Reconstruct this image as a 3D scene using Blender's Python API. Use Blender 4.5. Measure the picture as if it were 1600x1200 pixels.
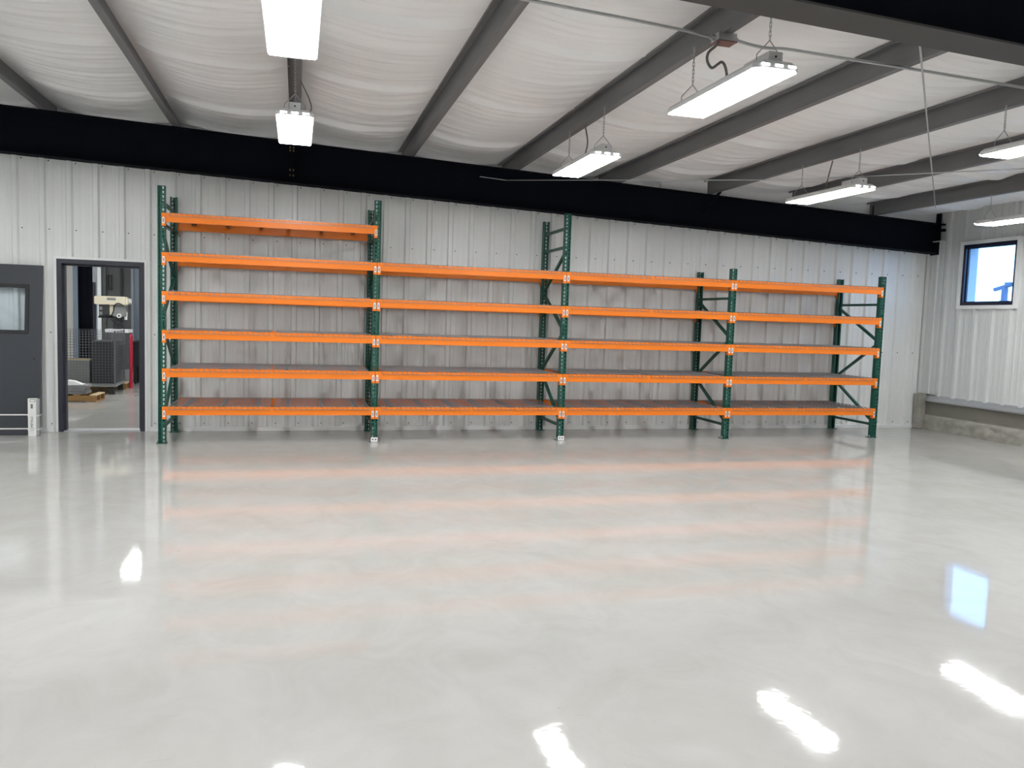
import bpy, bmesh, math, random
from mathutils import Vector, Matrix, noise
random.seed(7)
for _o in list(bpy.data.objects): bpy.data.objects.remove(_o)
SC = bpy.context.scene
COL = SC.collection

# ------------------------------------------------------------------ camera
F_PX = 1248.303
CAM = Vector((1.54707, -10.23629, 1.61415))
YAW, PITCH, ROLL = 0.26450826, -0.08004075, 0.03216382
def cam_axes():
    cy, sy, cp, sp = math.cos(YAW), math.sin(YAW), math.cos(PITCH), math.sin(PITCH)
    f = Vector((sy*cp, cy*cp, sp)); r = Vector((cy, -sy, 0)); u = r.cross(f)
    c, s = math.cos(ROLL), math.sin(ROLL)
    return c*r + s*u, -s*r + c*u, f
_r, _u, _f = cam_axes()
cd = bpy.data.cameras.new('camera'); cam = bpy.data.objects.new('camera', cd); COL.objects.link(cam)
cd.sensor_width = 36.0; cd.lens = F_PX/1600*36.0; cd.clip_end = 300
cam.matrix_world = Matrix(((_r.x, _u.x, -_f.x, CAM.x), (_r.y, _u.y, -_f.y, CAM.y), (_r.z, _u.z, -_f.z, CAM.z), (0, 0, 0, 1)))
SC.camera = cam

# ------------------------------------------------------------------ world, exposure
w = bpy.data.worlds.new('sky'); SC.world = w; w.use_nodes = True
bg = w.node_tree.nodes['Background']
bg.inputs[0].default_value = (0.26, 0.53, 1.0, 1); bg.inputs[1].default_value = 4.6
SC.view_settings.view_transform = 'Standard'; SC.view_settings.look = 'None'
SC.view_settings.gamma = 1.0; SC.view_settings.use_curve_mapping = False
SC.view_settings.exposure = 0.31
LAMP = 36.0          # radiance of the fixture diffusers

# ------------------------------------------------------------------ materials
MATS = {}
def mat(name, color, rough=0.5, metal=0.0, var=0.06, scale=6.0, bump=0.0, bscale=80.0, spec=0.5, coat=0.0, stretch=(1, 1, 1)):
    if name in MATS: return MATS[name]
    m = bpy.data.materials.new(name); m.use_nodes = True; nt = m.node_tree; N = nt.nodes; L = nt.links
    b = N['Principled BSDF']
    tc = N.new('ShaderNodeTexCoord'); mp = N.new('ShaderNodeMapping'); L.new(tc.outputs['Object'], mp.inputs[0])
    mp.inputs['Scale'].default_value = stretch
    nz = N.new('ShaderNodeTexNoise'); nz.inputs['Scale'].default_value = scale; nz.inputs['Detail'].default_value = 5
    L.new(mp.outputs[0], nz.inputs['Vector'])
    mx = N.new('ShaderNodeMix'); mx.data_type = 'RGBA'
    mx.inputs[6].default_value = tuple(max(0, c*(1-var)) for c in color)+(1,)
    mx.inputs[7].default_value = tuple(min(1, c*(1+var)) for c in color)+(1,)
    L.new(nz.outputs['Fac'], mx.inputs[0]); L.new(mx.outputs[2], b.inputs['Base Color'])
    b.inputs['Roughness'].default_value = rough; b.inputs['Metallic'].default_value = metal
    b.inputs['Specular IOR Level'].default_value = spec; b.inputs['Coat Weight'].default_value = coat
    if bump > 0:
        n2 = N.new('ShaderNodeTexNoise'); n2.inputs['Scale'].default_value = bscale; n2.inputs['Detail'].default_value = 4
        L.new(mp.outputs[0], n2.inputs['Vector'])
        bp = N.new('ShaderNodeBump'); bp.inputs['Strength'].default_value = bump; bp.inputs['Distance'].default_value = 0.01
        L.new(n2.outputs['Fac'], bp.inputs['Height']); L.new(bp.outputs[0], b.inputs['Normal'])
    MATS[name] = m; return m

def mat_emit(name, color, strength):
    m = bpy.data.materials.new(name); m.use_nodes = True; nt = m.node_tree
    b = nt.nodes['Principled BSDF']; b.inputs['Base Color'].default_value = (.9, .9, .9, 1)
    b.inputs['Emission Color'].default_value = color+(1,); b.inputs['Emission Strength'].default_value = strength
    MATS[name] = m; return m

def mat_glass(name, tint=(.95, .98, 1.0)):
    m = bpy.data.materials.new(name); m.use_nodes = True; nt = m.node_tree; N = nt.nodes; L = nt.links
    N.remove(N['Principled BSDF'])
    t = N.new('ShaderNodeBsdfTransparent'); t.inputs[0].default_value = tint+(1,)
    g = N.new('ShaderNodeBsdfGlossy'); g.inputs['Roughness'].default_value = 0.02
    lw = N.new('ShaderNodeLayerWeight'); pw = N.new('ShaderNodeMath'); pw.operation = 'POWER'; pw.inputs[1].default_value = 5
    ad = N.new('ShaderNodeMath'); ad.operation = 'MULTIPLY_ADD'; ad.inputs[1].default_value = .8; ad.inputs[2].default_value = .04
    L.new(lw.outputs['Facing'], pw.inputs[0]); L.new(pw.outputs[0], ad.inputs[0])
    mx = N.new('ShaderNodeMixShader'); L.new(ad.outputs[0], mx.inputs[0]); L.new(t.outputs[0], mx.inputs[1]); L.new(g.outputs[0], mx.inputs[2])
    L.new(mx.outputs[0], N['Material Output'].inputs[0]); MATS[name] = m; return m

def mat_floor():
    m = bpy.data.materials.new('epoxy_floor'); m.use_nodes = True; nt = m.node_tree; N = nt.nodes; L = nt.links
    b = N['Principled BSDF']; tc = N.new('ShaderNodeTexCoord')
    def nz(scale, det, rough=.55, stretch=None, dist=0):
        n = N.new('ShaderNodeTexNoise'); n.inputs['Scale'].default_value = scale; n.inputs['Detail'].default_value = det
        n.inputs['Roughness'].default_value = rough; n.inputs['Distortion'].default_value = dist
        if stretch:
            mp = N.new('ShaderNodeMapping'); mp.inputs['Scale'].default_value = stretch; L.new(tc.outputs['Object'], mp.inputs[0]); L.new(mp.outputs[0], n.inputs['Vector'])
        else: L.new(tc.outputs['Object'], n.inputs['Vector'])
        return n
    def ramp(src, p0, c0, p1, c1):
        r = N.new('ShaderNodeValToRGB'); r.color_ramp.elements[0].position = p0; r.color_ramp.elements[0].color = c0
        r.color_ramp.elements[1].position = p1; r.color_ramp.elements[1].color = c1; L.new(src, r.inputs[0]); return r
    big = nz(.55, 6, .6, dist=.6)
    r1 = ramp(big.outputs['Fac'], .3, (.435, .425, .40, 1), .7, (.49, .48, .46, 1))
    swirl = nz(2.4, 8, .62, (1, .8, 1), 1.2)
    r2 = ramp(swirl.outputs['Fac'], (.34), (.925, .92, .90, 1), .62, (1, 1, 1, 1))
    m1 = N.new('ShaderNodeMix'); m1.data_type = 'RGBA'; m1.blend_type = 'MULTIPLY'; m1.inputs[0].default_value = 1
    L.new(r1.outputs[0], m1.inputs[6]); L.new(r2.outputs[0], m1.inputs[7])
    scuff = nz(7.5, 6, .7, (1, 2.2, 1), .8)
    r3 = ramp(scuff.outputs['Fac'], .66, (1, 1, 1, 1), .74, (.82, .81, .79, 1))
    m2 = N.new('ShaderNodeMix'); m2.data_type = 'RGBA'; m2.blend_type = 'MULTIPLY'; m2.inputs[0].default_value = 1
    L.new(m1.outputs[2], m2.inputs[6]); L.new(r3.outputs[0], m2.inputs[7]); L.new(m2.outputs[2], b.inputs['Base Color'])
    rr = ramp(swirl.outputs['Fac'], .3, (.03, .03, .03, 1), .7, (.06, .06, .06, 1)); L.new(rr.outputs[0], b.inputs['Roughness'])
    b.inputs['IOR'].default_value = 1.38
    wav = nz(5.0, 3, .5); peel = nz(26, 3, .55)
    b1 = N.new('ShaderNodeBump'); b1.inputs['Strength'].default_value = .07; b1.inputs['Distance'].default_value = .006; L.new(wav.outputs['Fac'], b1.inputs['Height'])
    b2 = N.new('ShaderNodeBump'); b2.inputs['Strength'].default_value = .085; b2.inputs['Distance'].default_value = .002
    L.new(peel.outputs['Fac'], b2.inputs['Height']); L.new(b1.outputs[0], b2.inputs['Normal']); L.new(b2.outputs[0], b.inputs['Normal'])
    MATS['epoxy_floor'] = m; return m

M_FLOOR = mat_floor()
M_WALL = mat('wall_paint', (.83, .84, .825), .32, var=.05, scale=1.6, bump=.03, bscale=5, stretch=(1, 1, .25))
M_WALL_DIM = mat('wall_paint_dimmed', (.64, .65, .64), .34, var=.06, scale=1.6, bump=.03, bscale=5, stretch=(1, 1, .25))  # wall paint darkened to offset the strong lamplight on the right wall
M_WTRIM = mat('white_trim', (.88, .89, .88), .4, var=.03)
M_INS = mat('insulation_facing', (.955, .95, .95), .36, var=.02, scale=3, bump=.25, bscale=14, stretch=(.25, 3, 1))
M_PURLIN = mat('purlin_grey', (.17, .17, .175), .55, var=.18, scale=5, stretch=(3, .4, 3))
M_BLACK = mat('rafter_black', (.004, .005, .010), .85, var=.2, scale=3, spec=.15)
M_NEARFL = mat('flange_grey', (.055, .053, .052), .6, var=.1)  # bottom flange of the near rafter, paler than its web
M_ORANGE = mat('beam_orange', (.93, .225, .012), .38, var=.03, scale=9)
M_GREEN = mat('rack_green', (.008, .088, .062), .42, var=.12, scale=9)
M_CHAN = mat('deck_channel', (.20, .20, .21), .45, metal=.5, var=.15)
M_WIRE = mat('zinc_wire', (.33, .33, .34), .38, metal=.6, var=.15, scale=12)
M_ZINC = mat('zinc_sheet', (.50, .51, .52), .42, metal=.7, var=.12, scale=10)
M_LABEL = mat('label_white', (.82, .82, .80), .5, var=.03)
M_INK = mat('ink_black', (.015, .015, .017), .6, var=.1)
M_DOOR = mat('door_grey', (.040, .045, .054), .48, var=.05, scale=2)
M_FRAME = mat('frame_grey', (.035, .038, .052), .42, var=.06)
M_RUBBER = mat('rubber_black', (.012, .012, .013), .5, var=.1)
M_HOUSING = mat('lamp_white', (.78, .79, .79), .4, var=.02)
M_LAMP = mat_emit('lamp_diffuser', (.965, .985, 1.0), LAMP)
M_GLASS = mat_glass('pane_glass')
M_NAVY = mat('window_frame_dark', (.010, .012, .03), .35, var=.1)
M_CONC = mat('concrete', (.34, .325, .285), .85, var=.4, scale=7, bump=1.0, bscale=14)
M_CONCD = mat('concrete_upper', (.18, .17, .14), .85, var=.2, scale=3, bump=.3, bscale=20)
M_STEEL = mat('outside_steel', (.10, .14, .22), .6, var=.1)
M_GROUND = mat('outside_ground', (.25, .24, .21), .9, var=.3)
M_JAMB = mat('jamb_paint', (.45, .52, .58), .6, var=.03)
M_CREAM = mat('machine_cream', (.72, .66, .50), .4, var=.05)
M_CAST = mat('cast_grey', (.22, .225, .22), .5, var=.15)
M_DARK = mat('machine_dark', (.03, .032, .034), .5, var=.15)
M_RED = mat('paint_red', (.42, .012, .045), .4, var=.08)
M_WOOD = mat('pallet_wood', (.30, .17, .06), .8, var=.3, scale=14, stretch=(1, 6, 6))
M_WOODL = mat('pallet_wood_pale', (.55, .42, .24), .8, var=.2, scale=14, stretch=(1, 6, 6))
M_GREYB = mat('sheet_grey', (.22, .22, .23), .6, var=.15)
M_WDARK = mat('workshop_wall_dark', (.085, .088, .088), .5, var=.1)
M_WBLUE = mat('workshop_wall_blue', (.20, .235, .28), .5, var=.08)
M_WPALE = mat('workshop_wall_pale', (.55, .53, .47), .5, var=.06)
M_BASK = mat('basket_wire', (.15, .155, .165), .45, metal=.4, var=.2)
M_CASTER = mat('caster_dark', (.02, .025, .022), .5, var=.1)

# ------------------------------------------------------------------ mesh helpers
class MB:
    def __init__(s): s.v = []; s.f = []; s.m = []
    def add(s, vs, fs, mi=0):
        o = len(s.v); s.v += [tuple(p) for p in vs]
        for f in fs: s.f.append(tuple(i+o for i in f)); s.m.append(mi)
        return s
    def box(s, x0, x1, y0, y1, z0, z1, mi=0):
        return s.add([(x0,y0,z0),(x1,y0,z0),(x1,y1,z0),(x0,y1,z0),(x0,y0,z1),(x1,y0,z1),(x1,y1,z1),(x0,y1,z1)],
                     [(0,3,2,1),(4,5,6,7),(0,1,5,4),(1,2,6,5),(2,3,7,6),(3,0,4,7)], mi)
    def bar(s, a, b, wx, wz, up=(0, 0, 1), mi=0):       # box section between two points
        a, b = Vector(a), Vector(b); d = (b-a).normalized(); up = Vector(up)
        if abs(d.dot(up)) > .98: up = Vector((1, 0, 0))
        sd = d.cross(up).normalized(); u = sd.cross(d)
        vs = [p + sx*wx/2*sd + sz*wz/2*u for p in (a, b) for sx, sz in ((-1,-1),(1,-1),(1,1),(-1,1))]
        return s.add(vs, [(0,1,2,3),(7,6,5,4),(0,4,5,1),(1,5,6,2),(2,6,7,3),(3,7,4,0)], mi)
    def tube(s, pts, r, n=8, mi=0):
        pts = [Vector(p) for p in pts]; o = len(s.v); prev = None
        for i, p in enumerate(pts):
            d = (pts[min(i+1, len(pts)-1)]-pts[max(i-1, 0)]).normalized()
            if prev is None:
                up = Vector((0, 0, 1)) if abs(d.z) < .9 else Vector((1, 0, 0)); a = d.cross(up).normalized()
            else: a = (prev - d*prev.dot(d)).normalized()
            b = d.cross(a); prev = a
            s.v += [tuple(p + r*(math.cos(t)*a+math.sin(t)*b)) for t in (2*math.pi*k/n for k in range(n))]
        for i in range(len(pts)-1):
            for k in range(n):
                s.f.append((o+i*n+k, o+i*n+(k+1) % n, o+(i+1)*n+(k+1) % n, o+(i+1)*n+k)); s.m.append(mi)
        s.f.append(tuple(o+k for k in reversed(range(n)))); s.m.append(mi)
        s.f.append(tuple(o+(len(pts)-1)*n+k for k in range(n))); s.m.append(mi)
        return s
    def cyl(s, c, r, h, axis='z', n=20, mi=0):
        c = Vector(c); d = {'x': Vector((1,0,0)), 'y': Vector((0,1,0)), 'z': Vector((0,0,1))}[axis]
        return s.tube([c, c+d*h], r, n, mi)
    def prism(s, prof, y0, y1, axis='y', mi=0):        # closed profile extruded along an axis
        n = len(prof)
        def P(p, t): return {'y': (p[0], t, p[1]), 'x': (t, p[0], p[1]), 'z': (p[0], p[1], t)}[axis]
        vs = [P(p, y0) for p in prof]+[P(p, y1) for p in prof]
        return s.add(vs, [tuple(range(n)), tuple(reversed(range(n, 2*n)))]+[(i, n+i, n+(i+1) % n, (i+1) % n) for i in range(n)], mi)
    def mesh(s, name, mats):
        me = bpy.data.meshes.new(name); me.from_pydata(s.v, [], s.f)
        for m in (mats if isinstance(mats, (list, tuple)) else [mats]): me.materials.append(m)
        if any(s.m): me.polygons.foreach_set('material_index', s.m)
        bm = bmesh.new(); bm.from_mesh(me); bmesh.ops.recalc_face_normals(bm, faces=bm.faces); bm.to_mesh(me); bm.free()
        me.update(); return me
    def build(s, name, mats, parent=None, loc=None, smooth=False, bevel=0):
        return link(name, s.mesh(name, mats), parent, loc, smooth, bevel)
def link(name, me, parent=None, loc=None, smooth=False, bevel=0, rot=None):
    o = bpy.data.objects.new(name, me); COL.objects.link(o)
    if parent: o.parent = parent
    if loc: o.location = loc
    if rot: o.rotation_euler = rot
    if smooth:
        for p in me.polygons: p.use_smooth = True
    if bevel:
        b = o.modifiers.new('bevel', 'BEVEL'); b.width = bevel; b.segments = 2; b.limit_method = 'ANGLE'
    return o
def tag(o, label, cat=None, group=None, kind=None):
    if label: o['label'] = label
    if cat: o['category'] = cat
    if group: o['group'] = group
    if kind: o['kind'] = kind
    return o
def empty(name, loc=(0, 0, 0)):
    o = bpy.data.objects.new(name, None); COL.objects.link(o); o.location = loc; o.empty_display_size = .1; return o
def copy_tree(o, parent=None):
    c = o.copy(); COL.objects.link(c); c.parent = parent
    for ch in list(o.children): copy_tree(ch, c)
    return c

# ------------------------------------------------------------------ dimensions
WY = 1.10                      # sheet of the back wall
WX = 11.87                     # sheet of the right wall
XL, YF = -7.0, -14.0           # unseen ends of the hall
def z_rb(x): return 3.452 - .0373*(x+2)        # rafter bottom
def z_rt(x): return 4.0 - .0415*(x+2)          # rafter top = purlin bottom
PUR = .20
P = 2.5146                     # rack bay pitch
LV0, LVS = .4484, .45704       # beam top heights
RD = 1.040                     # rack depth

# ------------------------------------------------------------------ floor, walls, ceiling
tag(MB().box(XL, WX+.02, YF, 15.0, -.15, 0).build('floor', M_FLOOR), 'glossy pale grey epoxy-coated concrete floor', kind='structure')

RIB = .3048
def rib_profile(a0, a1, phase, holes_at=(), pitch=RIB):
    """sheet profile: list of (along, proud) between a0 and a1"""
    pts = set(); out = []
    k0 = math.floor((a0-phase)/pitch)-1; k1 = math.ceil((a1-phase)/pitch)+1
    key = []
    for k in range(k0, k1+1):
        c = phase+k*pitch
        key += [(c-.044, 0), (c-.025, .035), (c+.025, .035), (c+.044, 0)]
        for t in (.102, .203): key += [(c+t-.024, 0), (c+t-.012, .0035), (c+t+.012, .0035), (c+t+.024, 0)]
    key.sort()
    def h(a):
        for (p, q), (r, s) in zip(key, key[1:]):
            if p <= a <= r: return q+(s-q)*(a-p)/max(1e-9, r-p)
        return 0
    xs = sorted({a0, a1, *[p for p, _ in key if a0 < p < a1], *[x for x in holes_at if a0 < x < a1]})
    return [(x, h(x)) for x in xs]
def ribbed_panel(to3, a0, a1, z0, ztop, phase, hole=None, pitch=RIB):
    mb = MB(); pr = rib_profile(a0, a1, phase, (hole[0], hole[1]) if hole else (), pitch)
    for (a, h), (b, g) in zip(pr, pr[1:]):
        mid = (a+b)/2
        spans = [(z0, z0, ztop(a), ztop(b))]
        if hole and hole[0] < mid < hole[1]:
            spans = []
            if hole[2] > z0+.01: spans.append((z0, z0, hole[2], hole[2]))
            spans.append((hole[3], hole[3], ztop(a), ztop(b)))
        for za, zb, zc, zd in spans:
            mb.add([to3(a, h, za), to3(b, g, zb), to3(b, g, zd), to3(a, h, zc)], [(0, 1, 2, 3)])
    return mb
def wall_of_panels(name, label, to3, a_start, a_end, z0, ztop, phase, hole=None, pitch=RIB, m=None):
    root = tag(empty(name), label, kind='structure'); a = a_start
    while a < a_end-.01:
        b = min(a+3*pitch, a_end)
        hh = hole if hole and hole[1] > a and hole[0] < b else None
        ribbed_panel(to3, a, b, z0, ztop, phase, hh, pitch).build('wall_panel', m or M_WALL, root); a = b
    return root

DOOR = (-1.385, -.365, 0.0, 2.20)          # rough opening in the sheet
ph = .285
wb = wall_of_panels('wall_back', 'pale grey ribbed metal partition wall behind the racks', lambda a, h, z: (a, WY-h, z),
                    ph-RIB*24+.15, WX, 0, lambda x: z_rb(x)+.03, ph, DOOR)
# screws of the back wall, too small to pick apart
mb = MB()
for zrow in (.10, 1.27, 2.565):
    for k in range(-12, 38):
        x = ph+k*RIB+.074
        if x < -3 or x > WX-.1 or (DOOR[0]-.05 < x < DOOR[1]+.05 and zrow < 2.25): continue
        mb.cyl((x, WY-.009, zrow), .0075, .009, 'y', 6)
for k in range(-12, 38):
    x = ph+k*RIB+.074
    if x < WX-.4 and x > -3: mb.cyl((x, WY-.009, z_rb(x)-.022), .0075, .009, 'y', 6)
tag(mb.build('screws', M_RUBBER, wb), None, kind='stuff')
# other side of the partition
ribbed_panel(lambda a, h, z: (a, WY+.16+h, z), XL, WX, 0, lambda x: z_rb(x)+.03, ph, DOOR).build('rear_sheet', M_WALL, wb)
# white closure above the rafter
XC, YD = 6.8, WY+.55
def closure(xa, xb, y): MB().add([(xa, y, z_rt(xa)-.02), (xb, y, z_rt(xb)-.02), (xb, y, z_rt(xb)+.29), (xa, y, z_rt(xa)+.29)], [(0, 1, 2, 3)]).build('closure_sheet', M_INS, wb)
closure(XL, XC, YD); closure(XC, WX, WY-.125)
MB().add([(XC, WY-.125, z_rt(XC)-.02), (XC, YD, z_rt(XC)-.02), (XC, YD, z_rt(XC)+.29), (XC, WY-.125, z_rt(XC)+.29)], [(0, 1, 2, 3)]).build('closure_sheet', M_INS, wb)
mb = MB()
mb.box(XL, DOOR[0]-.055, WY-.036, WY, 0, .055); mb.box(DOOR[1]+.055, WX-.03, WY-.036, WY, 0, .055)
tag(mb.build('baseboard_back', M_WTRIM), 'narrow white base angle along the foot of the back wall', kind='structure')

WIN = (-.625, .375, 2.075, 3.035)
pr_ = .316
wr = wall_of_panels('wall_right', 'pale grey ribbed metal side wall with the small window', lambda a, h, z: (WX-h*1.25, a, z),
                    YF, WY+.16, .565, lambda y: 3.70, .07, WIN, pr_, M_WALL_DIM)
mb = MB().box(WX+.03, WX+.19, YF, WIN[0], .3, 3.75).box(WX+.03, WX+.19, WIN[1], 15, .3, 3.75).box(WX+.03, WX+.19, WIN[0], WIN[1], .3, WIN[2]).box(WX+.03, WX+.19, WIN[0], WIN[1], WIN[3], 3.75)
mb.build('outer_sheet', M_JAMB, wr)
# concrete curb under the right wall
def curb():
    mb = MB(); ny, nz = 320, 16; y0, y1 = YF, WY-.02
    ys = [y0 + (y1-y0)*(i/ny)**.55 for i in range(ny+1)]
    o = []
    for i, y in enumerate(ys):
        for j in range(nz+1):
            z = .50*j/nz; k = noise.noise(Vector((y*3, z*7, 0)))*.6+noise.noise(Vector((y*9, z*16, 3)))*.5
            edge = .24+.05*noise.noise(Vector((y*2.2, 5, 1)))
            t = 1 if z < edge else 0
            o.append((WX-.035-(.034+.045*k if t else .004*k), y, z))
    n = nz+1
    fs = [(i*n+j, (i+1)*n+j, (i+1)*n+j+1, i*n+j+1) for i in range(ny) for j in range(nz)]
    mb.add(o, fs)
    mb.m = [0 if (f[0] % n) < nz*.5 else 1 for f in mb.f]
    return mb
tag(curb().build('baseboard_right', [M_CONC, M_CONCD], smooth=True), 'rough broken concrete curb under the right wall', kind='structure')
tag(MB().prism([(WX-.075, .475), (WX-.075, .50), (WX-.04, .545), (WX-.02, .58), (WX+.03, .58), (WX+.03, .475)], YF, WY-.03).build('trim_1', M_ZINC), 'grey metal sill flashing on top of the concrete curb', kind='structure')
tag(MB().box(WX-.17, WX-.035, WY-.17, WY-.033, 0, .60).build('trim_2', M_CONC, bevel=.012), 'short concrete stub in the far right corner', kind='structure')
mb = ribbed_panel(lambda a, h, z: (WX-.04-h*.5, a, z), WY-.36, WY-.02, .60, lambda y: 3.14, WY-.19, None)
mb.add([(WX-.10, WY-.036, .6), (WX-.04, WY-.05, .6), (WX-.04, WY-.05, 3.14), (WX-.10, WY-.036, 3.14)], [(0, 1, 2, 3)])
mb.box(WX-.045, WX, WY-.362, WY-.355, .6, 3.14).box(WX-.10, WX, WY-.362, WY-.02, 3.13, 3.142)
tag(mb.build('trim_3', M_WALL_DIM), 'raised sheet metal corner wrap at the far right corner', kind='structure')

wall_of_panels('wall_left', 'unseen left end wall of the hall', lambda a, h, z: (XL+h, a, z), YF, WY, 0, lambda y: z_rt(XL)+.3, 0)
wall_of_panels('wall_front', 'unseen wall behind the viewer', lambda a, h, z: (a, YF+h, z), XL, WX, 0, lambda x: z_rt(x)+.3, 0)

# window
win = tag(empty('window_1', (WX, (WIN[0]+WIN[1])/2, WIN[2])), 'small square window with black frame in the right wall', kind='structure')
wy0, wy1, wz0, wz1 = WIN
def wl(mb): # shift to local space of the window root
    mb.v = [(x-WX, y-(WIN[0]+WIN[1])/2, z-WIN[2]) for x, y, z in mb.v]; return mb
def ring(mb, x0, x1, a0, a1, b0, b1, t):
    mb.box(x0, x1, a0, a1, b0, b0+t).box(x0, x1, a0, a1, b1-t, b1).box(x0, x1, a0, a0+t, b0+t, b1-t).box(x0, x1, a1-t, a1, b0+t, b1-t); return mb
wl(ring(MB(), WX-.05, WX+.03, wy0-.055, wy1+.055, wz0-.055, wz1+.055, .055)).build('window_trim', M_WALL, win)
wl(ring(MB(), WX-.03, WX+.05, wy0, wy1, wz0, wz1, .045)).build('window_frame', M_NAVY, win)
sh = wl(ring(MB(), WX+.012, WX+.04, wy0+.045, wy1-.045, wz0+.045, wz1-.045, .018)).build('sash', M_NAVY, win)
wl(MB().box(WX+.022, WX+.028, wy0+.05, wy1-.05, wz0+.05, wz1-.05)).build('pane', M_GLASS, sh)
wl(ring(MB(), WX+.05, WX+.24, wy0-.03, wy1+.03, wz0-.03, wz1+.03, .05)).build('outer_jamb', M_JAMB, win)

# ceiling: deck + draped insulation blankets with purlins beneath
cl = MB(); cl.add([(XL-.1, YF-.1, z_rt(XL)+.30), (WX+.25, YF-.1, z_rt(WX)+.29), (WX+.25, 15, z_rt(WX)+.29), (XL-.1, 15, z_rt(XL)+.30),
                   (XL-.1, YF-.1, z_rt(XL)+.36), (WX+.25, YF-.1, z_rt(WX)+.35), (WX+.25, 15, z_rt(WX)+.35), (XL-.1, 15, z_rt(XL)+.36)],
                  [(0, 1, 2, 3), (4, 7, 6, 5), (0, 4, 5, 1), (1, 5, 6, 2), (2, 6, 7, 3), (3, 7, 4, 0)])
ceil = tag(cl.build('ceiling', M_INS), 'white draped insulation ceiling under the sloping roof', kind='structure')
SEAMS = [YD-.01, .10, -1.76, -3.62, -5.45, -7.3, -9.1, -10.9, -12.7, YF]
def blanket(ya, yb, fine):
    dy = .028 if fine else .15; dx = .075 if fine else .15
    ny = max(2, int((ya-yb)/dy)); xs = [XL+(WX-.01-XL)*i/int((WX-XL)/dx) for i in range(int((WX-XL)/dx)+1)]
    v = []; L_ = ya-yb
    for j in range(ny+1):
        t = j/ny; y = ya-L_*t
        for x in xs:
            u = ((x+1.5)/1.5) % 1.0; cell = math.floor((x+1.5)/1.5)
            s = (4*u*(1-u))**1.5
            rnd = noise.noise(Vector((cell*3.7, ya*2.1, 0)))
            z = z_rt(x)+PUR+.005 - s*(.075+.02*rnd) - .022*math.sin(math.pi*t)*s
            e1 = math.exp(-(t*L_/.045)**2) if ya < 1 else 0; e2 = math.exp(-((1-t)*L_/.16)**2)
            z += (-.050*e1 - .010*e2)*min(1, s*2.5)
            a = .35+.65*max(0, noise.noise(Vector((x*.5, y*.7, 9)))+.35)
            wv = noise.noise(Vector((x*.55, y*11+1.5*noise.noise(Vector((x*.8, y*.6, 4))), cell*5.3)))
            wv2 = noise.noise(Vector((x*1.3+7, y*26, cell*2.3)))
            z += (.034*wv + .014*wv2)*a*min(1, s*2.2)
            v.append((x, y, z))
    n = len(xs)
    return MB().add(v, [(j*n+i, j*n+i+1, (j+1)*n+i+1, (j+1)*n+i) for j in range(ny) for i in range(n-1)])
for ya, yb in zip(SEAMS, SEAMS[1:]):
    blanket(ya, yb, ya > -5).build('insulation_blanket', M_INS, ceil, smooth=True)

# purlins
PX = [-6.0, -4.5, -3.0, -1.5, 0.0, 1.5, 3.0, 4.5, 6.05, 7.53, 9.0, 10.5]
pl_lab = {-1.5: 'grey steel roof purlin at the far left edge of the ceiling', 0.0: 'grey steel roof purlin between the far left one and the left lights',
          1.5: 'grey steel roof purlin the two left lights hang under', 3.0: 'grey steel roof purlin between the left lights and the middle lights',
          4.5: 'grey steel roof purlin carrying the junction box and middle lights', 6.05: 'grey steel roof purlin just right of the middle lights',
          7.53: 'grey steel roof purlin whose cut end shows above the dark brace', 9.0: 'grey steel roof purlin passing just behind the right-hand lights',
          10.5: 'grey steel roof purlin nearest the right wall'}
prof = [(-.068, PUR), (-.068, PUR-.022), (-.065, PUR-.022), (-.065, PUR-.004), (-.004, PUR-.004), (-.004, 0), (.068, 0), (.068, .022), (.065, .022), (.065, .004), (0, .004), (0, PUR)]
for x in PX:
    y1 = YD-.02 if x < XC else WY-.21 if x < 10 else WY-.13
    o = MB().prism(prof, YF+.02, y1).build('roof_purlin', M_PURLIN, loc=(x, 0, z_rt(x)))
    tag(o, pl_lab.get(x, 'grey steel roof purlin outside the view to the left'), 'purlin', 'roof purlins')

# rafters
def rafter(yc, label, far):
    root = tag(empty('roof_rafter', (0, yc, 0)), label, 'rafter', 'black roof rafters')
    xa, xb = XL+.02, WX-.06
    def seg(name, dy0, dy1, fb, ft, m=None):
        MB().add([(xa, dy0, fb(xa)), (xb, dy0, fb(xb)), (xb, dy1, fb(xb)), (xa, dy1, fb(xa)), (xa, dy0, ft(xa)), (xb, dy0, ft(xb)), (xb, dy1, ft(xb)), (xa, dy1, ft(xa))],
                 [(0, 3, 2, 1), (4, 5, 6, 7), (0, 1, 5, 4), (1, 2, 6, 5), (2, 3, 7, 6), (3, 0, 4, 7)]).build(name, m or M_BLACK, root)
    hw = .115
    seg('web', -.004, .004, lambda x: z_rb(x)+.012, lambda x: z_rt(x)-.012)
    seg('bottom_flange', -hw, hw, z_rb, lambda x: z_rb(x)+.012, M_BLACK if far else M_NEARFL)
    seg('top_flange', -hw, hw, lambda x: z_rt(x)-.012, z_rt)
    if far:
        xs = 1.46
        MB().box(xs-.014, xs+.014, -.09, .0, z_rb(xs)+.012, z_rt(xs)-.012).build('splice_plate', M_BLACK, root)
        for q in (.10, .17, .42, .46):
            MB().cyl((xs-.03, -.07, z_rb(xs)+q), .012, .06, 'x', 6).build('bolt', mat('bolt_brass', (.25, .19, .07), .5, .5), root)
    MB().box(xb, xb+.02, -.10, .10, z_rb(xb)-.02, z_rt(xb)+.17).build('end_plate', M_BLACK, root)
    return root
far_raf = rafter(WY-.125, 'long black steel rafter running across the top of the ribbed back wall', True)
near_raf = rafter(-6.52, 'black steel rafter overhead in the upper right corner of the view', False)
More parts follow.
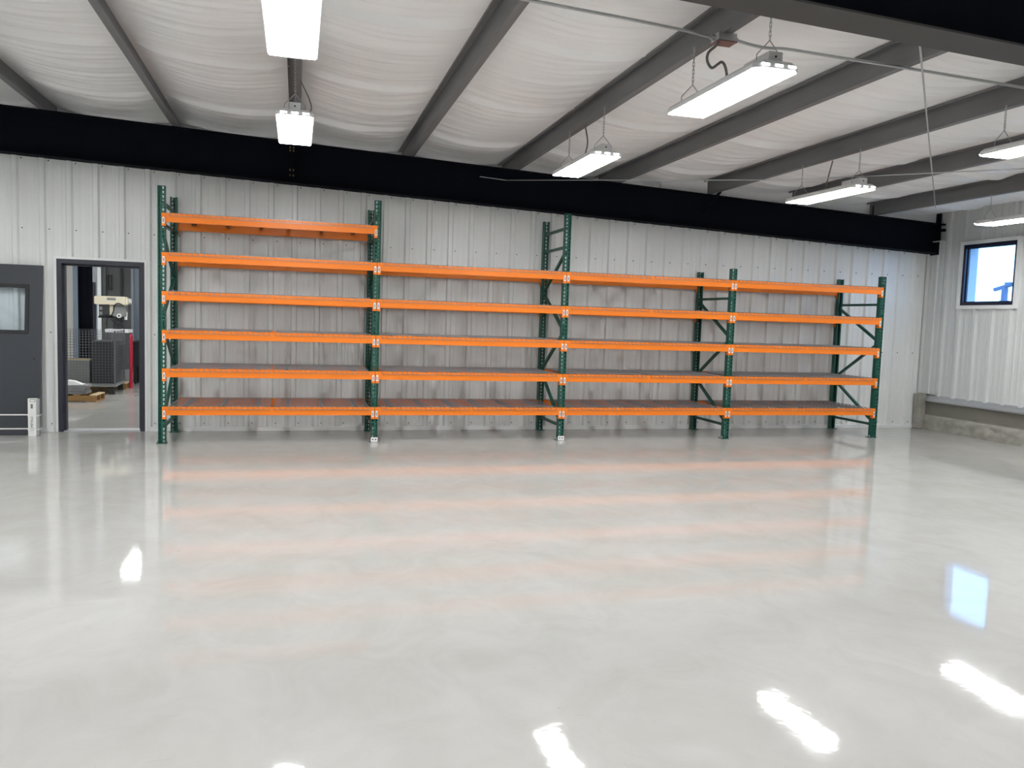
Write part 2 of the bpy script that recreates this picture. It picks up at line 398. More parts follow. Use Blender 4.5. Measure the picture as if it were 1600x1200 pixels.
MB().box(WX-.06, WX+.0, -.16, -.10, z_rt(11.8)-.03, z_rt(11.8)-.005).build('bracket', M_BLACK, far_raf)
MB().box(WX-.06, WX+.02, -.17, -.10, z_rt(11.8)-.13, z_rt(11.8)-.09).build('bracket', M_BLACK, far_raf)
# purlin clips standing on the far rafter
for x in (3.0, 4.5, 6.05, 10.5):
    xx = x+.016
    MB().box(xx-.012 if x != 10.5 else xx-.03, xx+.012 if x != 10.5 else xx+.03, -.10, -.085, z_rt(xx), z_rt(xx)+.15).build('purlin_clip', M_BLACK, far_raf)
# flange brace
tag(MB().bar((7.67, .70, 3.665), (7.45, .84, 3.29), .04, .04).build('flange_brace', M_BLACK), 'short dark diagonal brace from purlin down to the black rafter', 'brace')
# cables of the roof bracing
tag(MB().tube([(4.0, WY-.20, 3.60), (4.387, .93, 3.584), (7.09, -1.84, 3.355), (8.72, -3.53, 3.325), (11.5, -6.40, 3.36)], .0055, 6).build('brace_cable', M_ZINC), 'thin roof bracing cable crossing low over the right-hand lights', 'cable', 'roof bracing cables')
tag(MB().tube([(4.94, -6.30, 3.298), (10.56, -.36, 3.448)], .006, 6).build('brace_cable', M_ZINC), 'pale roof bracing cable hanging steeply down towards the right corner', 'cable', 'roof bracing cables')

# ------------------------------------------------------------------ door frame and door leaf
df = tag(empty('door_1', ((DOOR[0]+DOOR[1])/2, WY, 0)), 'open doorway with dark grey steel frame and pale trim', kind='structure')
def dl(mb):
    cx = (DOOR[0]+DOOR[1])/2; mb.v = [(x-cx, y-WY, z) for x, y, z in mb.v]; return mb
x0, x1, _, zt = DOOR
ft = .055
dl(MB().box(x0, x0+ft, WY-.05, WY+.19, 0, zt).box(x0+ft, x0+ft+.022, WY+.02, WY+.09, 0, zt-ft)).build('jamb', M_FRAME, df)
dl(MB().box(x1-ft, x1, WY-.05, WY+.19, 0, zt).box(x1-ft-.022, x1-ft, WY+.02, WY+.09, 0, zt-ft)).build('jamb', M_FRAME, df)
dl(MB().box(x0+ft, x1-ft, WY-.05, WY+.19, zt-ft, zt).box(x0+ft, x1-ft, WY+.02, WY+.09, zt-ft-.022, zt-ft)).build('head', M_FRAME, df)
tw = .03
dl(MB().box(x0-tw, x0, WY-.045, WY, 0, zt+tw)).build('casing', M_WTRIM, df)
dl(MB().box(x1, x1+tw, WY-.045, WY, 0, zt+tw)).build('casing', M_WTRIM, df)
dl(MB().box(x0, x1, WY-.045, WY, zt, zt+tw)).build('casing', M_WTRIM, df)
dl(MB().box(x0+ft, x1-ft, WY-.02, WY+.19, 0, .012)).build('threshold', M_ZINC, df)
for z in (.30, 1.08, 1.85):
    dl(MB().box(x0+ft, x0+ft+.004, WY-.045, WY+.018, z-.057, z+.057)).build('hinge_prep', M_RUBBER, df)

slab = tag(empty('door_leaf', (-1.525, .765, 0)), 'unhung dark grey door with window panel leaning against the left wall', 'door')
slab.rotation_euler = (-math.radians(6.3), 0, 0)
DW, DH, DT = .92, 2.115, .045
lx0, lx1, lz0, lz1 = -.77, -.155, 1.27, 1.86
mb = MB().box(-DW, lx0, 0, DT, .004, DH).box(lx1, 0, 0, DT, .004, DH).box(lx0, lx1, 0, DT, .004, lz0).box(lx0, lx1, 0, DT, lz1, DH)
mb.build('panel', M_DOOR, slab)
def ringy(mb, y0, y1, a0, a1, b0, b1, t):
    mb.box(a0, a1, y0, y1, b0, b0+t).box(a0, a1, y0, y1, b1-t, b1).box(a0, a0+t, y0, y1, b0+t, b1-t).box(a1-t, a1, y0, y1, b0+t, b1-t); return mb
vf = ringy(MB(), -.012, DT+.012, lx0-.012, lx1+.012, lz0-.012, lz1+.012, .042).build('vision_frame', M_RUBBER, slab)
MB().box(lx0+.03, lx1-.03, .02, .026, lz0+.03, lz1-.03).build('pane', M_GLASS, vf)
MB().cyl((-.075, -.002, .945), .012, .01, 'y', 12).build('lock_hole', M_RUBBER, slab)
for dx, dz in ((-.03, .03), (.025, .035), (-.03, -.03), (.025, -.04)): MB().cyl((-.075+dx, -.002, .945+dz), .005, .01, 'y', 8).build('screw_hole', M_RUBBER, slab)

bx = tag(empty('carton', (-1.572, .71, 0)), 'narrow white printed carton standing at the corner of the leaning door', 'carton')
MB().box(-.052, .038, -.03, .035, 0, .465).build('box', M_LABEL, bx, bevel=.002)
MB().box(.038, .060, -.012, .045, .01, .46).build('side_flap', mat('carton_grey', (.42, .43, .43), .6, var=.25, scale=25), bx)
def text_mesh(s, size):
    c = bpy.data.curves.new('lettering', 'FONT'); c.body = s; c.size = size; c.align_x = 'LEFT'; c.align_y = 'CENTER'; c.extrude = .0006
    o = bpy.data.objects.new('lettering_tmp', c); COL.objects.link(o)
    bpy.context.view_layer.update()
    me = bpy.data.meshes.new_from_object(o.evaluated_get(bpy.context.evaluated_depsgraph_get()))
    bpy.data.objects.remove(o); me.materials.clear(); me.materials.append(M_INK); return me
me = text_mesh('METALUX', .034)
link('lettering', me, bx, (-.008, -.0315, .112), rot=(math.pi/2, -math.pi/2, 0))
mb = MB()
for k in range(20):
    a, b = 2*math.pi*k/20, 2*math.pi*(k+1)/20
    mb.bar((-.008+.022*math.cos(a), -.031, .088+.018*math.sin(a)), (-.008+.022*math.cos(b), -.031, .088+.018*math.sin(b)), .002, .007, (0, 1, 0))
mb.build('logo_ring', M_INK, bx)
mb = MB(); mb.box(-.025, .032, -.0312, -.03, .452, .457).box(-.025, .032, -.0312, -.03, .424, .428).box(.028, .032, -.0312, -.03, .424, .457).box(-.028, -.024, -.0312, -.03, .43, .452)
mb.build('label_outline', M_INK, bx)
mb = MB()
for i in range(5): mb.box(-.02, .004, -.0312, -.03, .345+i*.011, .353+i*.011)
mb.build('print_block', M_INK, bx)
for z, nm in ((.253, 'upper of two white straps across the foot of the leaning door'), (.082, 'lower of two white straps across the foot of the leaning door')):
    ydoor = .765+z*math.tan(math.radians(6.3))
    mb = MB()
    pts = [(-2.455, ydoor-.003), (-1.64, ydoor-.004), (-1.625, .677), (-1.533, .677), (-1.509, .70), (-1.509, ydoor+.05), (-2.455, ydoor+.055), (-2.455, ydoor-.003)]
    for a, b in zip(pts, pts[1:]): mb.bar((a[0], a[1], z), (b[0], b[1], z), .003, .016)
    tag(mb.build('strap', M_LABEL), nm, 'strap', 'straps round the leaning door')

# ------------------------------------------------------------------ pallet racking
rack = tag(empty('pallet_rack', (0, 0, 0)), 'long row of green and orange pallet racking with wire shelves, higher on the left', 'rack')
PWD, PDP = .083, .072
def post_mesh(h, name):
    mb = MB(); pit = .0508; n = int(h/pit); hw = PWD/2
    z = 0.0
    for i in range(n):
        za, zb = i*pit, (i+1)*pit if i < n-1 else h
        for s in (-1, 1):
            xa, xb = (-hw, 0) if s < 0 else (0, hw); c = (xa+xb)/2
            zc = za+.0254
            I = [(c-.007, 0, zc-.016), (c+.007, 0, zc-.016), (c+.011, 0, zc+.015), (c-.011, 0, zc+.015)]
            O = [(xa, 0, za), (xb, 0, za), (xb, 0, zb), (xa, 0, zb)]
            mb.add(O+I, [(0, 1, 5, 4), (1, 2, 6, 5), (2, 3, 7, 6), (3, 0, 4, 7)])
    for s in (-1, 1):
        mb.box(s*hw-.001, s*hw+.001, 0, PDP, 0, h)
        mb.box(min(s*hw, s*(hw-.02)), max(s*hw, s*(hw-.02)), PDP-.002, PDP, 0, h)
    return mb.mesh(name, M_GREEN)
H1, H2 = 3.048, 2.4384
PM = {H1: post_mesh(H1, 'post_tall'), H2: post_mesh(H2, 'post_short')}
plate_me = MB().box(-.062, .05, -.012, .11, 0, .008).mesh('base_plate', M_GREEN)
bolt_me = MB().cyl((0, 0, 0), .011, .035, 'z', 6).mesh('anchor_bolt', M_ZINC)
foot_label_me = MB().box(-.043, .043, -.0165, -.0145, .004, .062).add([(-.030, -.0170, .042), (-.006, -.0170, .042), (-.018, -.0170, .020)], [(0, 1, 2)], 1).add([(.006, -.0170, .042), (.030, -.0170, .042), (.018, -.0170, .020)], [(0, 1, 2)], 1).mesh('floor_label', [M_LABEL, M_INK])
for i in range(5):
    h = H1 if i < 3 else H2; x = i*P
    for back in (0, 1):
        po = link('post', PM[h], rack, (x, RD if back else 0, 0), rot=(0, 0, math.pi) if back else None)
        link('base_plate', plate_me, po)
        link('anchor_bolt', bolt_me, po, (-.052, .03, 0))
        if not back and i in (1, 2): link('floor_label', foot_label_me, po)
    ya, yb = .055, RD-.055
    segs = [((ya, .20), (yb, .20))]
    if h == H1: segs += [((ya, 2.86), (yb, 2.86)), ((ya, 2.61), (yb, 2.61)), ((ya, 2.55), (yb, 2.04)), ((yb, 2.0), (ya, 1.50)), ((ya, 1.46), (yb, .90)), ((yb, .86), (ya, .25))]
    else: segs += [((ya, 2.02), (yb, 2.02)), ((yb, 1.97), (ya, 1.47)), ((ya, 1.42), (yb, .85)), ((yb, .80), (ya, .25))]
    for a, b in segs:
        MB().bar((x, a[0], a[1]), (x, b[0], b[1]), .034, .036, (1, 0, 0)).build('brace', M_GREEN, rack)
# beams
BL = P-.092
beam_prof = [(-.010, 0), (-.010, -.103), (.034, -.103), (.034, -.041), (.012, -.041), (.012, 0)]
beam_me = MB().prism(beam_prof, -BL/2, BL/2, 'x').mesh('beam', M_ORANGE)
conn_me = {}
for s in (-1, 1):
    a, b = sorted((s*(P/2-.003), s*(P/2-.047)))
    mb = MB().box(a, b, -.011, -.006, -.15, .001)
    e = s*(P/2-.047); mb.box(min(e, e+s*.004), max(e, e+s*.004), -.011, .045, -.15, .001)
    conn_me[s] = mb.mesh('end_connector', M_ORANGE)
lab_me = {}
for s in (-1, 1):
    c = s*(P/2-.024)
    mb = MB().prism([(c-.014, -.122), (c+.014, -.122), (c+.014, -.060), (c+.006, -.044), (c-.006, -.044), (c-.014, -.060)], -.0125, -.0110)
    mb.box(c-.006, c-.001, -.0132, -.0125, -.108, -.062, 1).box(c+.002, c+.0065, -.0132, -.0125, -.108, -.066, 1)
    mb.box(c-.003, c+.003, -.0132, -.0110, -.042, -.036, 1)
    lab_me[s] = mb.mesh('safety_label', [M_LABEL, M_INK])
# wire decks
DKW = 1.168
def deck_mesh():
    mb = MB(); r = .0024; n = 19
    yf, yb, dz = -.0145, RD+.0145, -.034
    def q(a, b, up=(0, 0, 1)): mb.bar(a, b, 2*r, 2*r, up)
    for i in range(n):
        x = -DKW/2+.012+(DKW-.024)*i/(n-1)
        q((x, yf, dz), (x, yf, .004)); q((x, yf, .004), (x, yb, .004)); q((x, yb, .004), (x, yb, dz))
    for j in range(12):
        y = .03+(RD-.06)*j/11; q((-DKW/2, y, .0085), (DKW/2, y, .0085))
    for y in (yf-.004, yb+.004): q((-DKW/2, y, dz+.001), (DKW/2, y, dz+.001))
    return mb.mesh('wire_deck', M_WIRE)
deck_me = deck_mesh()
chan_me = MB().box(-.019, .019, .016, RD-.016, -.002, .001).box(-.019, -.016, .016, RD-.016, -.038, -.002).box(.016, .019, .016, RD-.016, -.038, -.002).mesh('support_channel', M_CHAN)
for bay in range(4):
    nl = 6 if bay == 0 else 5
    for k in range(nl):
        zt_ = LV0+k*LVS; xc = (bay+.5)*P
        for back in (0, 1):
            bo = link('beam', beam_me, rack, (xc, RD if back else 0, zt_), rot=(0, 0, math.pi) if back else None)
            for s in (-1, 1):
                link('end_connector', conn_me[s], bo)
                if not back: link('safety_label', lab_me[s], bo)
        gap = random.choice((.012, .03, .045, .055))
        for s in (-1, 1):
            dk = link('wire_deck', deck_me, rack, (xc+s*(DKW/2+gap/2)+random.uniform(-.004, .004), 0, zt_))
            for t in (-.42, 0, .42): link('support_channel', chan_me, dk, (t, 0, 0))

# ------------------------------------------------------------------ hanging lights
FL, FW = 1.25, .30
def fixture_proto():
    root = empty('hanging_light')
    hw, hl, c = FW/2+.012, FL/2+.02, .045
    plan = [(-hw, -hl+c), (-hw+c, -hl), (hw-c, -hl), (hw, -hl+c), (hw, hl-c), (hw-c, hl), (-hw+c, hl), (-hw, hl-c)]
    ins = .022; top = [(x*(1-ins/hw), y*(1-ins/hl)) for x, y in plan]
    mb = MB(); n = 8
    mb.add([(x, y, 0) for x, y in plan]+[(x, y, .028) for x, y in plan]+[(x, y, .052) for x, y in top],
           [tuple(range(n)), tuple(range(2*n, 3*n))]+[(i, (i+1) % n, n+(i+1) % n, n+i) for i in range(n)]+[(n+i, n+(i+1) % n, 2*n+(i+1) % n, 2*n+i) for i in range(n)])
    mb.build('housing', M_HOUSING, root)
    MB().box(-FW/2, FW/2, -FL/2+.02, FL/2-.02, -.006, -.001).build('diffuser', M_LAMP, root)
    for e in (-1, 1):
        for x in (-.095, 0, .095):
            MB().box(x-.026, x+.026, e*hl-.002, e*hl+.001, .012, .022).build('vent', M_LAMP, root)
        mb = MB()
        for s in (-1, 1): mb.tube([(s*.09, e*.52, .05), (s*.088, e*.52, .115), (0, e*.52, .21)], .0035, 5)
        mb.build('hanger', M_ZINC, root)
    db = MB().box(-.05, .05, -.60, -.30, .052, .118).build('driver_box', M_HOUSING, root, bevel=.004)
    MB().cyl((.0, -.602, .085), .008, .003, 'y', 8).build('knockout', M_DARK, db)
    return root
def chain_mesh(h):
    mb = MB(); n = max(2, int(h/.026)); st = h/n
    for i in range(n):
        z0, z1 = i*st-.004, (i+1)*st+.004; wd = .0065
        d = (wd, 0) if i % 2 else (0, wd)
        for s in (-1, 1): mb.bar((s*d[0], s*d[1], z0), (s*d[0], s*d[1], z1), .003, .003)
        for z in (z0, z1): mb.bar((-d[0], -d[1], z), (d[0], d[1], z), .003, .003)
    return mb.mesh('chain', M_ZINC)
proto = fixture_proto(); used = False; LIGHTS = []
fx = [(1.51, -2.20, 3.335, 'white strip light hanging in front of the black rafter, seen end-on left of centre'),
      (1.50, -5.09, 3.335, 'large bright strip light cut off by the top edge, left of centre'),
      (4.46, -5.02, 3.245, 'large white strip light with looped cable beside the junction box'),
      (4.45, -2.15, 3.245, 'small strip light hanging low near the centre of the rafter'),
      (7.50, -2.05, 3.165, 'strip light hanging over the right end of the black rafter'),
      (7.48, -4.98, 3.185, 'strip light cut off at the right edge, upper of the two there'),
      (10.5, -1.92, 3.095, 'strip light cut off at the right edge just above the window')]
hid = 'white strip light outside the view, added to extend the rows and brighten the hall'  # unseen fixtures, added for the light they give
fx += [(x, y, 3.335-.0415*(x-1.5), hid) for x in (-4.5, -1.5) for y in (-2.2, -5.05)]
fx += [(x, y, 3.335-.0415*(x-1.5), hid) for x in (-1.5, 1.5, 4.5, 7.5) for y in (-8.6,)]
for x, y, z, lab in fx:
    o = proto if not used else copy_tree(proto); used = True; LIGHTS.append((o, x, z, z_rt(min(PX, key=lambda q: abs(q-x)))+.003))
    o.location = (x, y, z); tag(o, lab, 'light', 'hanging strip lights')
# supply cords of some lights
def bez(pts, n=10):
    pts = [Vector(p) for p in pts]; out = []
    for i in range(len(pts)-1):
        p0, p1, p2, p3 = pts[max(i-1, 0)], pts[i], pts[i+1], pts[min(i+2, len(pts)-1)]
        for k in range(n):
            t = k/n
            out.append(.5*((2*p1)+(-p0+p2)*t+(2*p0-5*p1+4*p2-p3)*t*t+(-p0+3*p1-3*p2+p3)*t**3))
    return out+[pts[-1]]
def cord(pts, r, label, m=None):
    return tag(MB().tube(bez(pts), r, 7).build('supply_cord', m or M_CAST, smooth=True), label, 'cord', 'light supply cords')
zb = z_rt(4.5)
jb = tag(empty('junction_box', (4.53, -4.82, zb)), 'small steel junction box with reddish cover under a purlin', 'junction box')
MB().box(-.075, .075, -.055, .055, -.055, 0).build('box', M_ZINC, jb, bevel=.004)
MB().box(-.078, .078, -.058, .058, -.061, -.055).build('cover', mat('cover_red', (.22, .10, .09), .5, var=.2), jb)
for s in (-1, 1): MB().cyl((s*.075 if s > 0 else -.105, 0, -.028), .02, .03, 'x', 10).build('connector', M_ZINC, jb)
cord([(4.47, -4.85, zb-.062), (4.443, -4.86, 3.63), (4.39, -4.86, 3.579), (4.383, -4.86, 3.52), (4.421, -4.86, 3.475), (4.471, -4.86, 3.507), (4.501, -4.86, 3.524), (4.528, -4.86, 3.496), (4.549, -4.86, 3.416), (4.55, -4.86, 3.30)], .010, 'dark looped flexible cable from the junction box to the light below')
cord([(4.53, -1.9, z_rt(4.53)), (4.565, -1.9, 3.56), (4.541, -1.9, 3.42), (4.50, -1.9, 3.299)], .008, 'thin grey cord down to the small light near the rafter centre')
cord([(7.645, -1.9, 3.61), (7.571, -1.9, 3.294), (7.56, -1.9, 3.219)], .008, 'straight grey cord down to the light over the right rafter end')
cord([(1.56, -2.0, z_rt(1.5)), (1.66, -2.1, 3.60), (1.60, -2.2, 3.45), (1.56, -2.3, 3.387)], .006, 'thin cord curling down to the end-on light')
# conduit
def zc_(x): return z_rt(x)-.02
tag(MB().tube(bez([(-1.6, -4.86, zc_(-1.6)), (3.05, -4.85, zc_(3.05)), (4.1, -4.83, zc_(4.1)), (4.27, -4.82, zc_(4.27)), (4.43, -4.82, zb-.028)]), .012, 8).build('conduit', M_ZINC, smooth=True), 'steel conduit running left from the junction box under the purlins', 'conduit', 'steel conduits')
tag(MB().tube(bez([(4.635, -4.82, zb-.028), (4.85, -4.82, zb-.05), (5.05, -4.83, zc_(5.05)), (5.4, -4.85, zc_(5.4)), (7.1, -4.93, zc_(7.1)), (11.0, -5.0, zc_(11.0))]), .012, 8).build('conduit', M_ZINC, smooth=True), 'steel conduit running right from the junction box under the purlins', 'conduit', 'steel conduits')

# ------------------------------------------------------------------ workshop seen through the doorway
tag(MB().box(-7, -2.7, 12.0, 12.1, 0, 4.4).build('wall_workshop_far', M_WPALE), 'pale far wall of the workshop beyond the doorway', kind='structure')
tag(MB().box(-3.47, -3.35, 11.95, 12.0, 0, 2.22).build('door_2', M_NAVY), 'dark blue door edge on the far workshop wall', kind='structure')
mb = MB().box(-2.94, WX, 10.7, 10.8, 0, 4.4)
wd = tag(mb.build('wall_workshop_dark', M_WDARK), 'dark grey panelled wall of the workshop beyond the doorway', kind='structure')
MB().box(-3.02, -2.94, 10.68, 10.8, 0, 4.2).build('corner_trim', M_WTRIM, wd)
for xx in (-2.86, -2.5, -2.2): MB().box(xx-.025, xx+.025, 10.66, 10.7, 0, 4.2).build('panel_rib', M_DARK if xx == -2.5 else M_WDARK, wd)
ringy(MB(), 10.66, 10.70, -2.80, -2.71, 2.02, 2.37, .018).build('wall_sign', M_RUBBER, wd)
tag(MB().box(-7.05, -6.95, WY+.2, 15, 0, 4.5).build('wall_workshop_left', M_WALL), 'left wall of the workshop, outside the view', kind='structure')
tag(MB().box(WX-.02, WX+.02, WY+.2, 10.7, 0, 4.4).build('wall_workshop_right', M_WALL), 'right wall of the workshop, outside the view', kind='structure')
# pale and blue strips left of the column
tag(MB().box(-3.83, -3.68, 11.85, 12.0, 0, 4.2).build('trim_4', M_WBLUE), 'blue grey strip on the far workshop wall', kind='structure')
col_ = tag(empty('steel_column', (-2.80, 8.6, 0)), 'black steel column standing behind the wire basket in the workshop', 'column')
MB().box(-.10, .10, -.01, .01, 0, 4.1).build('web', M_BLACK, col_)
MB().box(-.115, -.10, -.12, .12, 0, 4.1).build('flange', M_BLACK, col_); MB().box(.10, .115, -.12, .12, 0, 4.1).build('flange', M_BLACK, col_)
MB().box(-.16, .2, -.16, .16, 0, .02).build('base_plate', M_BLACK, col_)
pc = tag(empty('pale_column', (-1.82, 8.6, 0)), 'bluish grey steel post at the right edge of the doorway view', 'column')
MB().box(-.07, -.02, -.1, .1, 0, 4.1).build('flange', M_WBLUE, pc); MB().box(-.02, .07, -.02, .02, 0, 4.1).build('web', M_WBLUE, pc); MB().box(.07, .09, -.1, .1, 0, 4.1).build('flange', M_WBLUE, pc)

# first workshop light reflects on the hall floor, the rest are added for brightness
for x, y in ((-1.35, 5.9), (-4.6, 5.9), (1.6, 5.9), (1.6, 9.2), (-4.6, 9.2), (1.6, 2.8), (-4.6, 2.8), (5.0, 5.9), (8.6, 5.9)):
    o = copy_tree(proto); o.location = (x, y, 3.22); tag(o, 'unseen strip light of the workshop, most of this set added for brightness', 'light', 'hanging strip lights')
    LIGHTS.append((o, x, 3.22, z_rt(x)+.302))
for o, x, z, zc in LIGHTS:
    ch_ = chain_mesh(zc-(z+.21))
    for e in (-1, 1): link('chain', ch_, o, (0, e*.52, .21))

# wire basket on a wheeled frame
bk = tag(empty('wire_basket', (-1.69, 5.87, 0)), 'large grey wire mesh container on a wheeled frame beyond the doorway', 'basket')
bk.rotation_euler = (0, 0, math.radians(2))
BW, BD, B0, B1 = 1.15, 1.02, .20, 1.17
def mesh_face(fn, nu, nv, r=.0025):
    mb = MB()
    for i in range(nu+1): mb.bar(fn(i/nu, 0), fn(i/nu, 1), 2*r, 2*r)
    for j in range(nv+1): mb.bar(fn(0, j/nv), fn(1, j/nv), 2*r, 2*r)
    return mb
zz = lambda v: B0+(B1-B0)*v
mesh_face(lambda u, v: (-BW*u, 0, zz(v)), 22, 19).build('front_mesh', M_BASK, bk)
mesh_face(lambda u, v: (-BW*u, BD, zz(v)), 22, 19).build('back_mesh', M_BASK, bk)
mesh_face(lambda u, v: (0, BD*u, zz(v)), 20, 19).build('side_mesh', M_BASK, bk)
mesh_face(lambda u, v: (-BW, BD*u, zz(v)), 20, 19).build('side_mesh', M_BASK, bk)
MB().box(-BW, 0, 0, BD, B0-.02, B0).build('floor_sheet', M_CAST, bk)
for a, b in ((0, 0), (-BW, 0), (0, BD), (-BW, BD)): MB().box(a-.012, a+.012, b-.012, b+.012, B0, B1+.01).build('corner_post', M_BASK, bk)
MB().box(-BW-.02, .02, -.02, BD+.02, B0-.055, B0-.02).build('cart_frame', M_CAST, bk)
for a, b in ((-.06, .06), (-BW+.06, .06), (-.06, BD-.06), (-BW+.06, BD-.06)):
    mb = MB().prism([(a-.05, 0.0), (a+.05, 0.0), (a+.03, B0-.055), (a-.03, B0-.055)], b-.03, b+.03)
    mb.build('foot', M_CASTER, bk)
def inner(name, label, x0, x1, y0, y1, z0, z1, m, cat):
    o = MB().box(0, x1-x0, 0, y1-y0, 0, z1-z0).build(name, m, loc=(x0, y0, z0), bevel=.01); tag(o, label, cat); return o
inner('dark_bin', 'dark bin inside the wire basket, right part', -2.10, -1.76, 5.97, 6.75, .20, .98, M_DARK, 'bin')
inner('grey_bin', 'grey low bin inside the wire basket, left part', -2.78, -2.14, 5.98, 6.7, .20, .62, M_CAST, 'bin')
tag(MB().box(-.26, .26, -.012, .012, -.012, .012).box(-.26, .26, .05, .07, -.008, .012).build('pale_bar', M_WOODL, loc=(-2.40, 6.02, .634)), 'pale strip lying across the bins in the wire basket', 'bar')

# front pallet with a stack of grey sheets
pt = tag(empty('front_pallet', (-1.72, 4.56, 0)), 'brown wooden pallet on the workshop floor in front of the wire basket', 'pallet', 'wooden pallets')
PWX, PDY = 1.1, .55
def pallet(root):
    for y in (0, PDY/2-.02, PDY-.04): MB().box(-PWX, 0, y, y+.04, .018, .105).build('stringer', M_WOOD, root)
    for k in range(5):
        x = -PWX+(PWX-.10)*k/4; MB().box(x, x+.10, -.005, PDY+.005, .105, .123).build('top_board', M_WOODL if k == 4 else M_WOOD, root)
    for x in (-PWX, -PWX/2-.05, -.10): MB().box(x, x+.10, 0, PDY, 0, .018).build('bottom_board', M_WOOD, root)
pallet(pt); pt.rotation_euler = (0, 0, math.radians(-2))
sk = tag(empty('sheet_stack', (-1.90, 4.66, .124)), 'stack of grey sheets lying on the front pallet', 'stack')
for k, (dz, e) in enumerate(((0, 0), (.05, -.02), (.10, .01))):
    MB().box(-.9, e, 0, .40, dz, dz+.047).build('sheet', M_GREYB, sk)
tag(MB().box(-.13, .12, -.1, .1, 0, .02).prism([(-.13, .02), (.10, .02), (-.02, .07), (-.13, .085)], -.08, .08).build('white_bag', M_LABEL, loc=(-2.08, 4.80, .272), bevel=.015), 'small white bundle on top of the grey sheets', 'bundle')
pt2 = tag(empty('rear_pallet', (-1.70, 6.95, 0)), 'dark wooden pallet end showing behind the wire basket', 'pallet', 'wooden pallets'); PWX, PDY = .9, .40
pallet(pt2)
hd = tag(empty('hand_truck', (-1.665, 7.18, 0)), 'red upright handle beside the wire basket', 'hand truck')
MB().tube([(0, 0, .30), (0, 0, 1.02)], .022, 8).build('upright', M_RED, hd); MB().tube([(.0, .14, .30), (.0, .14, 1.02)], .022, 8).build('upright', M_RED, hd)
MB().tube(bez([(0, 0, 1.01), (0, .03, 1.06), (0, .11, 1.06), (0, .14, 1.01)]), .022, 8).build('handle', M_RED, hd)
for z in (.45, .8): MB().bar((0, 0, z), (0, .14, z), .03, .03).build('cross_bar', M_RED, hd)
MB().box(-.02, .02, -.02, .16, .0, .30).build('toe_plate', M_RED, hd)
bt = tag(empty('black_bench', (-1.80, 8.12, 0)), 'low black bench against the workshop wall at right of the doorway view', 'bench')
MB().box(0, 1.2, 0, .45, .86, .91).build('top', M_RUBBER, bt); MB().box(.0, 1.15, .03, .43, .38, .86).build('cabinet', M_RUBBER, bt)
for a in (.01, 1.1):
    for b in (.04, .36): MB().box(a, a+.05, b, b+.05, 0, .38).build('leg', M_RUBBER, bt)

# milling machine
mm = tag(empty('milling_machine', (-2.05, 7.75, 0)), 'cream and grey milling machine standing behind the wire basket', 'machine')
def rr(x0, x1, z0, z1, r, n=5):
    out = []
    for cx, cz, a0 in ((x1-r, z0+r, -90), (x1-r, z1-r, 0), (x0+r, z1-r, 90), (x0+r, z0+r, 180)):
        out += [(cx+r*math.cos(math.radians(a0+90*k/n)), cz+r*math.sin(math.radians(a0+90*k/n))) for k in range(n+1)]
    return out
bc = MB().prism(rr(-.36, .22, 1.66, 1.83, .03), -.16, .16).build('belt_cover', M_CREAM, mm, bevel=.01)
MB().box(-.12, .04, -.166, -.16, 1.75, 1.80).build('name_plate', M_CAST, bc)
MB().prism(rr(.12, .26, 1.645, 1.81, .04), -.15, .15).build('cover_nose', M_CREAM, mm, bevel=.01)
MB().cyl((.26, 0, 1.74), .055, .04, 'x', 16).build('pulley_cap', M_LABEL, mm)
mo = MB().box(-.28, -.09, -.13, .13, 1.42, 1.665).build('motor', M_DARK, mm, bevel=.01)
for z in (1.48, 1.58): MB().box(-.265, -.215, -.14, -.13, z-.03, z+.035).build('motor_plate', M_CAST, mo)
MB().box(-.29, -.08, -.14, .14, 1.39, 1.425).build('motor_foot', M_RUBBER, mm)
MB().prism(rr(-.02, .22, 1.42, 1.67, .03), -.12, .12).build('head', M_CAST, mm, bevel=.008)
MB().box(-.085, -.02, -.10, .10, 1.45, 1.66).build('head_bracket', M_CREAM, mm)
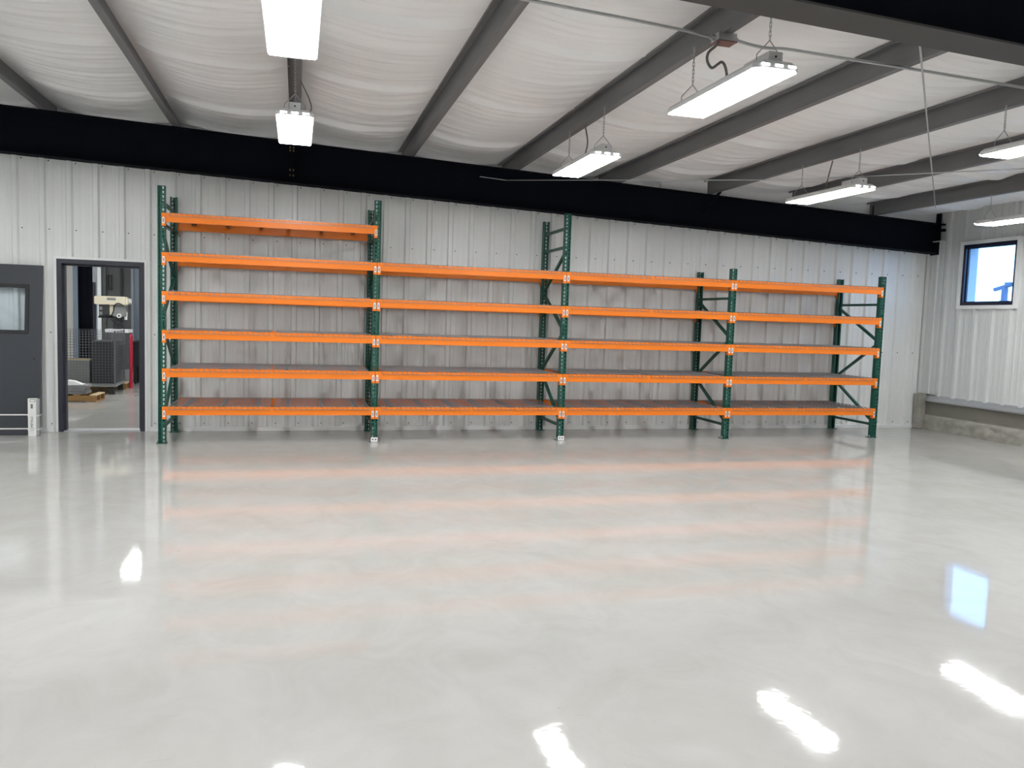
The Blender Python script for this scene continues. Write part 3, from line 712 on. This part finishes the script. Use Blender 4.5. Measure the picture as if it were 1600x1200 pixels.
hb = MB().cyl((.10, -.17, 1.44), .045, .05, 'y', 18).build('hub', M_LABEL, mm); MB().cyl((.10, -.175, 1.44), .018, .02, 'y', 12).build('hub_knob', M_INK, hb)
MB().cyl((.20, -.02, 1.36), .03, .16, 'z', 12).build('quill', M_WTRIM, mm)
MB().cyl((.02, .10, .30), .085, 1.2, 'z', 20).build('column', M_DARK, mm, smooth=False)
MB().box(-.15, .28, -.22, .25, 1.10, 1.165).build('table', M_WTRIM, mm); MB().box(-.05, .15, -.1, .2, .85, 1.10).build('knee', M_CAST, mm)
MB().prism([(-.3, 0), (.3, 0), (.2, .32), (-.2, .32)], -.3, .3).build('base', M_CAST, mm)
MB().tube(bez([(-.18, -.16, 1.47), (-.05, -.19, 1.44), (.0, -.19, 1.52), (.03, -.19, 1.65), (.10, -.18, 1.69), (.2, -.17, 1.64)]), .012, 6).build('cable', M_INK, mm)
MB().tube(bez([(-.05, -.16, 1.36), (.08, -.18, 1.30), (.16, -.18, 1.28), (.20, -.17, 1.17)]), .01, 6).build('cable', M_INK, mm)
MB().tube(bez([(.04, -.16, 1.40), (.03, -.18, 1.30), (.0, -.18, 1.17)]), .01, 6).build('cable', M_INK, mm)
for dz, dx in ((.04, .05), (-.03, .06), (0, -.05)): MB().bar((.27, -.1, 1.66), (.27+dx, -.2, 1.66+dz), .01, .01).build('lever', M_INK, mm)

# ------------------------------------------------------------------ outside the window
tag(MB().box(12.2, 60, -40, 60, -.30, -.20).build('ground', M_GROUND), 'bare ground outside the window', kind='structure')
ps = tag(empty('outdoor_post', (18, 5.40, -.2)), 'steel T-shaped post outside the window', 'post')
MB().box(-.05, .05, -.05, .05, 0, 2.96).build('post', M_STEEL, ps); MB().box(-.07, .07, -.075, .075, 1.8, 2.66).build('sleeve', M_STEEL, ps)
MB().bar((0, .30, 2.925), (0, -.9, 3.20), .07, .075).build('arm', M_STEEL, ps); MB().box(-.055, .055, -.20, -.03, 3.0, 3.09).build('head', M_STEEL, ps)
